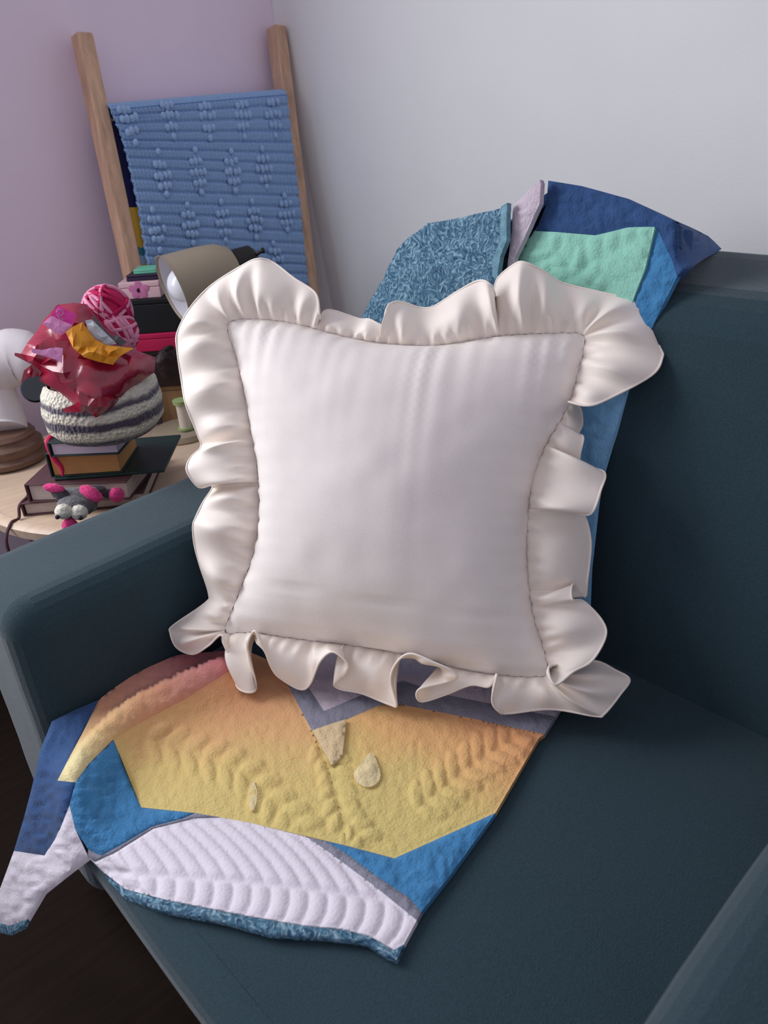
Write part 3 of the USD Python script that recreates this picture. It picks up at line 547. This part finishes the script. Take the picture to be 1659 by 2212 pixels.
# crumpled wrapper standing in the basket
def crumple(poly, dist, h, bulge, noise_, seed, th=None, tilt=0.):
    """crumpled film: outline at its own distance, bulging to both sides, folded into facets"""
    P, F, d = fill(poly, h, .22); r2 = np.random.default_rng(seed); R = ray(P); q = np.clip(d/60, 0, 1)
    o = bulge*np.sqrt(1-(1-q)**2)+(r2.normal(size=len(P))*noise_)*np.clip(d/6, 0, 1); base = dist+tilt*(P[:, 1]-P[:, 1].mean())
    Vf = CAM+R*(base-o)[:, None]; F = face_cam(Vf, F)
    if th: return slab(Vf, F, th)
    Vb_ = CAM+R*(base+.7*bulge*np.sqrt(1-(1-q)**2)+.001)[:, None]; n = len(P)
    return trimesh.Trimesh(np.vstack([Vf, Vb_]), np.vstack([F, F[:, ::-1]+n]), process=False)
bag = thing('foil_wrapper', 'crumpled shiny red plastic bag stuffed into the striped knitted basket', 'bag')
DBG = db-.07
red = [(46, 764), (58, 742), (80, 715), (95, 690), (125, 658), (160, 654), (188, 657), (214, 690), (262, 735), (292, 756), (336, 772), (334, 804), (286, 838), (245, 880), (208, 902), (186, 890), (140, 892), (134, 884), (160, 874), (130, 848), (85, 822), (92, 805), (66, 786), (31, 768), (32, 762)]
obj('film', crumple(red, DBG, 17, .05, .0045, 4, tilt=-.0004), M['red'], bag, smooth=45)
obj('label_panel', crumple([(110, 682), (126, 660), (166, 680), (156, 702)], DBG-.038, 9, .004, .001, 5, .002), M['label'], bag, smooth=False)
obj('label_panel', crumple([(92, 699), (110, 682), (156, 702), (150, 716), (130, 724), (110, 712)], DBG-.04, 9, .004, .001, 6, .002), M['label_lo'], bag, smooth=False)
sq = [(122, 676), (126, 670), (134, 671), (136, 678), (129, 682), (124, 679), (130, 688), (139, 690)]
obj('printed_squiggle', tube([atd(x, y, DBG-.047) for x, y in sq], .0013, 6, 4), M['petal'], bag)
obj('crimped_edge', crumple([(66, 752), (90, 756), (120, 750), (136, 752), (134, 784), (118, 776), (96, 770), (70, 762)], DBG-.056, 9, .004, .003, 8, .001), M['label_lo'], bag, smooth=False)
obj('crimped_edge', crumple([(52, 800), (70, 786), (98, 800), (90, 812), (60, 816), (44, 829), (46, 822)], DBG-.01, 8, .004, .003, 9, .001), M['red'], bag, smooth=False)
tag(obj('amber_packet', crumple([(142, 718), (156, 706), (178, 696), (190, 712), (206, 733), (232, 746), (290, 752), (258, 770), (244, 788), (214, 782), (182, 772), (158, 752)], DBG-.056, 12, .012, .004, 10, tilt=-.0003), M['amber'], smooth=25), 'amber yellow paper packet sticking out of the red plastic bag', 'packet')
tag(obj('white_paper', crumple([(184, 692), (198, 690), (225, 716), (252, 742), (234, 746), (206, 732), (190, 712)], DBG-.045, 9, .006, .002, 11), M['greywhite'], smooth=25), 'folded white paper between amber packet and pink yarn', 'paper')
tag(obj('yarn_scrap', crumple([(196, 682), (206, 684), (236, 722), (262, 728), (274, 740), (262, 748), (244, 740), (220, 716)], DBG-.038, 8, .006, .004, 13), M['tuft'], smooth=True), 'fuzzy grey yarn scrap along the white paper edge', 'yarn')
# lens beside the basket
lp = atd(76, 838, db-.02)
tag(obj('dark_disc', lathe([(0, -.003), (.021, -.003), (.024, 0), (.021, .003), (0, .004)], lp, axis=CAM-lp+np.array([-.4, .3, .2])), M['lens']), 'glossy dark round disc at the left of the striped basket', 'disc')
# yarn ball
yb = thing('yarn_ball', 'ball of variegated magenta and pale pink yarn behind the red bag', 'yarn')
yc = atd(232, 672, db+.03); yr = .040
obj('yarn_core', ell(yc, (yr*.93, yr*.93, yr*1.0), None, 3), M['yarn'], yb, smooth=True)
yc2 = atd(250, 718, db+.02); obj('yarn_core', ell(yc2, (.034, .034, .04), None, 3), M['yarn'], yb, smooth=True)
for k in range(34):
    c_, rad = (yc, yr) if k % 2 else (yc2, .036)
    nd = frame((math.cos(k*.7)*.6+.3, math.sin(k*1.1)*.6-.3, .45+.4*math.sin(k*2.3)))
    th = np.linspace(0, 2*np.pi, 40); Q = np.c_[np.cos(th), np.sin(th), .22*math.sin(k*1.7)+0*th]; Q /= np.linalg.norm(Q, axis=1, keepdims=True)
    obj('strand', tube(c_+(Q@nd[:3, :3].T)*rad*(1, 1, 1.06), .0035, 6, 1), M['yarn_pale'] if k % 3 != 1 else M['yarn'], yb, smooth=True)

# ---------------------------------------------------------------- pile of boxes at the back of the table
pile = aty(330, 880, 1.60); pu = np.array([math.sin(_yaw), -math.cos(_yaw), 0])
PD = np.linalg.norm(pile[:2])
def pbox(x0, x1, ytop, ybot, depth=.10, back=0., r=.002):
    """box whose front face fills the given picture span, standing at the pile's distance"""
    vdir = np.array([math.cos(_yaw), math.sin(_yaw), 0]); v = vdir@pile+back
    A, B, C, D = [on(q, vdir, v)[0] for q in ((x0, ybot), (x1, ybot), (x0, ytop), (x1, ytop))]
    z0, z1 = (A[2]+B[2])/2, (C[2]+D[2])/2
    return A, B, z0, z1, (lambda zz0, zz1: obox((A+C)/2, pu, np.linalg.norm((B-A)[:2]), depth, zz0, zz1, r))
stackz = TT
spec = [('keepsake_box', (306, 404, 834, 926), .10, .02, 'wood_box', 'honey wooden box with a plum side behind the green thread spool', 'box'),
        ('dark_box', (296, 400, 757, 834), .10, .012, 'leather', 'dark brown box below the magenta box', 'box'),
        ('magenta_box', (290, 396, 720, 757), .10, .008, 'magenta', 'bright magenta box on the pile behind the pillow', 'box'),
        ('black_box', (266, 394, 645, 720), .10, .012, 'black', 'large black box under the pink floral box', 'box'),
        ('floral_box', (257, 346, 609, 645), .075, .02, 'card', 'pale pink box with a printed flower', 'box'),
        ('purple_case', (272, 342, 594, 609), .06, .03, 'purple', 'thin dark purple case under the mint box', 'case'),
        ('mint_box', (288, 338, 584, 594), .05, .04, 'mint', 'small mint green box on top of the pile', 'box')]
for nm, (x0, x1, y0, y1), dp, bk, m, lab, ct in spec:
    A, B, z0, z1, mk = pbox(x0, x1, y0, y1, dp, bk)
    z0 = stackz; t = thing(nm, lab, ct); z1 = max(z1, z0+.008); lid = min(.012, (z1-z0)*.35)
    obj('body', mk(z0, z1-lid), M[m], t); obj('lid', mk(z1-lid+.0006, z1), M[m], t); stackz = z1
    if nm == 'floral_box':
        vd = np.array([math.cos(_yaw), math.sin(_yaw), 0]); c0 = on((300, 627), vd, vd@pile+bk-.0008)[0]
        for k in range(5):
            g = k*1.2566+.3; e_ = ell((0, 0, 0), (.0105, .0008, .0085), None, 2); e_.apply_transform(trimesh.transformations.rotation_matrix(-g, (0, 1, 0))); M4 = np.eye(4); M4[:3, 0] = pu; M4[:3, 1] = vd; M4[:3, 2] = (0, 0, 1)
            e_.apply_translation((math.cos(g)*.012, 0, math.sin(g)*.009)); e_.apply_transform(M4); e_.apply_translation(c0); obj('petal', e_, M['petal'], t)
        e_ = ell(c0-vd*.001, (.005, .0012, .005), None, 2); obj('flower_centre', e_, M['ink'], t)
    if nm == 'keepsake_box':
        A2, B2, zz0, zz1, mk2 = pbox(x0-1, x0+38, y0, y1, .004, -.003); obj('side_panel', mk2(TT+.004, z1-.018), M['plum'], t)
pc = on((366, 785), (0, 1, 0), pile[1]-.06)[0]
pm = ell((0, 0, 0), (.030, .018, .038), None, 4); pm.vertices = pm.vertices*(1+.35*(meshkit.fbm(pm.vertices*60, 3, 2)-.5))[:, None]; pm.apply_translation(pc)
po = thing('leather_pouch', 'small dark brown gathered pouch in front of the magenta box', 'pouch'); obj('bag_body', pm, M['leather'], po, smooth=True)
obj('tie', tube([pc+np.array([-.012, -.01, .034]), pc+np.array([0, -.016, .04]), pc+np.array([.012, -.008, .034])], .003, 8), M['leather'], po)

# ---------------------------------------------------------------- desk lamp
lamp = thing('desk_lamp', 'taupe metal desk lamp with bell shade behind the pillow corner', 'lamp')
lb = at(395, 938, TT)
obj('base', lathe([(0, 0), (.066, 0), (.068, .004), (.064, .014), (.056, .018), (.012, .021), (0, .021)], lb), M['taupe'], lamp)
dsh = 1.72
back_p, open_p = atd(508, 572, dsh+.03), atd(372, 626, dsh-.012)
ax = open_p-back_p; Ls = np.linalg.norm(ax); ax /= Ls
sh = [(.026, 0), (.040, .006), (.054, .03), (.061, .07), (.068, Ls-.004), (.070, Ls), (.0685, Ls), (.066, Ls-.004)]
obj('shade', lathe(sh+[(.058, .07), (.05, .032), (.024, .004)], back_p, ax, 56), M['taupe'], lamp, smooth=50)
obj('shade_lining', lathe([(.0672, Ls-.002), (.0655, Ls-.006), (.0568, .07), (.048, .034), (.02, .008), (.0, .008), (.0, .007), (.02, .006), (.049, .0335), (.0575, .07), (.0665, Ls-.006), (.0678, Ls-.002)], back_p, ax, 56), M['shade_in'], lamp, smooth=50)
obj('bulb', cat_(ell(back_p+ax*(Ls*.80), (.036, .036, .036), None, 3), lathe([(0, 0), (.014, 0), (.017, .05), (0, .05)], back_p+ax*.02, ax, 24)), M['bulb'], lamp, smooth=True)
jp = back_p-ax*.012
obj('socket', lathe([(0, -.036), (.018, -.036), (.027, -.028), (.030, 0), (.030, .012), (0, .016)], jp, ax, 32), M['blackmetal'], lamp)
kn = atd(563, 544, dsh+.02); obj('switch_knob', tube([jp-ax*.01, kn, kn+(kn-jp)*.12], [.004, .004, .007], 10), M['blackmetal'], lamp)
obj('stem', tube([lb+np.array([.03, -.01, .015]), lb+np.array([.07, -.05, .12]), jp+np.array([.05, -.04, -.12]), jp+np.array([.012, -.006, -.025]), jp], .007, 12), M['blackmetal'], lamp)
# thread spool on the lamp base
spo = thing('thread_spool', 'white thread spool with pale green ends on the lamp base', 'spool'); sc = on((402, 926), (0, 0, 1), TT+.021)[0]
obj('spool_end', lathe([(0, 0), (.017, 0), (.017, .005), (0, .005)], sc, n=32), M['spool'], spo); obj('spool_end', lathe([(0, .058), (.017, .058), (.018, .066), (0, .066)], sc, n=32), M['spool'], spo)
obj('thread', lathe([(0, .005), (.0125, .005), (.0125, .058), (0, .058)], sc, n=32), M['thread'], spo)

# ---------------------------------------------------------------- white ornament at the left edge
orn = thing('bent_ornament', 'white wrapped bent form on a brown ringed base at the left edge', 'ornament'); oc = at(14, 1010, TT)+np.array([.02, .03, 0])
obj('base', lathe([(0, 0), (.066, 0), (.076, .006), (.078, .016), (.070, .024), (.074, .032), (.073, .042), (.064, .050), (.062, .054), (.064, .06), (.058, .068), (0, .07)], oc), M['brown'], orn)
dor = np.linalg.norm(oc-CAM)
obj('lower_limb', tube([oc+np.array([0, 0, .064]), atd(2, 915, dor-.015), atd(-6, 870, dor-.02), atd(-14, 830, dor-.03)], [.052, .05, .044, .036], 24), M['white'], orn, smooth=True)
um = tube([atd(-40, 812, dor-.03), atd(-10, 790, dor-.035), atd(30, 772, dor-.04), atd(64, 775, dor-.05), atd(72, 776, dor-.05)], [.05, .056, .058, .054, .045], 28)
obj('upper_limb', um, M['white'], orn, smooth=True)

# ---------------------------------------------------------------- crocheted animal
an = thing('crocheted_animal', 'small grey crocheted animal with pink ears and white bobble eyes', 'toy')
da = np.linalg.norm(at(165, 1112, TT+.02)-CAM)-.015
A_ = lambda x, y, o=0.: atd(x, y, da+o)
def knob(name, x, y, rpx, m, o=0., sy=1., sx=1., rotz=0., seed=0):
    r_ = rpx/FPX*da; e_ = ell((0, 0, 0), (r_*sx, r_*sy, r_), None, 3); e_.vertices = e_.vertices*(1+.16*(meshkit.noise(e_.vertices*260, seed)-.5))[:, None]
    B4 = np.eye(4); B4[:3, 0] = IX; B4[:3, 1] = FW; B4[:3, 2] = -IY
    e_.apply_transform(trimesh.transformations.rotation_matrix(rotz, (0, 1, 0))); e_.apply_transform(B4); e_.apply_translation(A_(x, y, o)); return obj(name, e_, m, an, smooth=True)
knob('body', 170, 1082, 26, M['grey_crochet'], .004, 1, 1.5, .3)
knob('head', 158, 1096, 24, M['grey_crochet'], -.012, 1, 1.35, .1)
knob('arm', 132, 1068, 13, M['dark_crochet'], -.004, 1, 1.7, .5); knob('arm', 216, 1060, 11, M['dark_crochet'], 0, 1, 1.8, .4)
knob('pink_ear', 116, 1054, 9, M['pink_crochet'], -.008, 1, 2.4, .12); knob('pink_ear', 197, 1066, 14, M['pink_crochet'], -.014, 1, 1.8, .55)
knob('pink_foot', 252, 1069, 16, M['pink_crochet'], -.004, 1, .95); knob('limb', 234, 1066, 9, M['dark_crochet'], 0, 1, 1.8)
knob('eye', 137, 1105, 15.5, M['white_crochet'], -.032, 1, 1.05); knob('eye', 171, 1107, 15.5, M['white_crochet'], -.032, 1, 1.05)
knob('pupil', 124, 1117, 4.5, M['ink'], -.040); knob('pupil', 174, 1119, 4.5, M['ink'], -.044)
knob('nose', 151, 1135, 15, M['pink_crochet'], -.022, 1, 1., 0.)
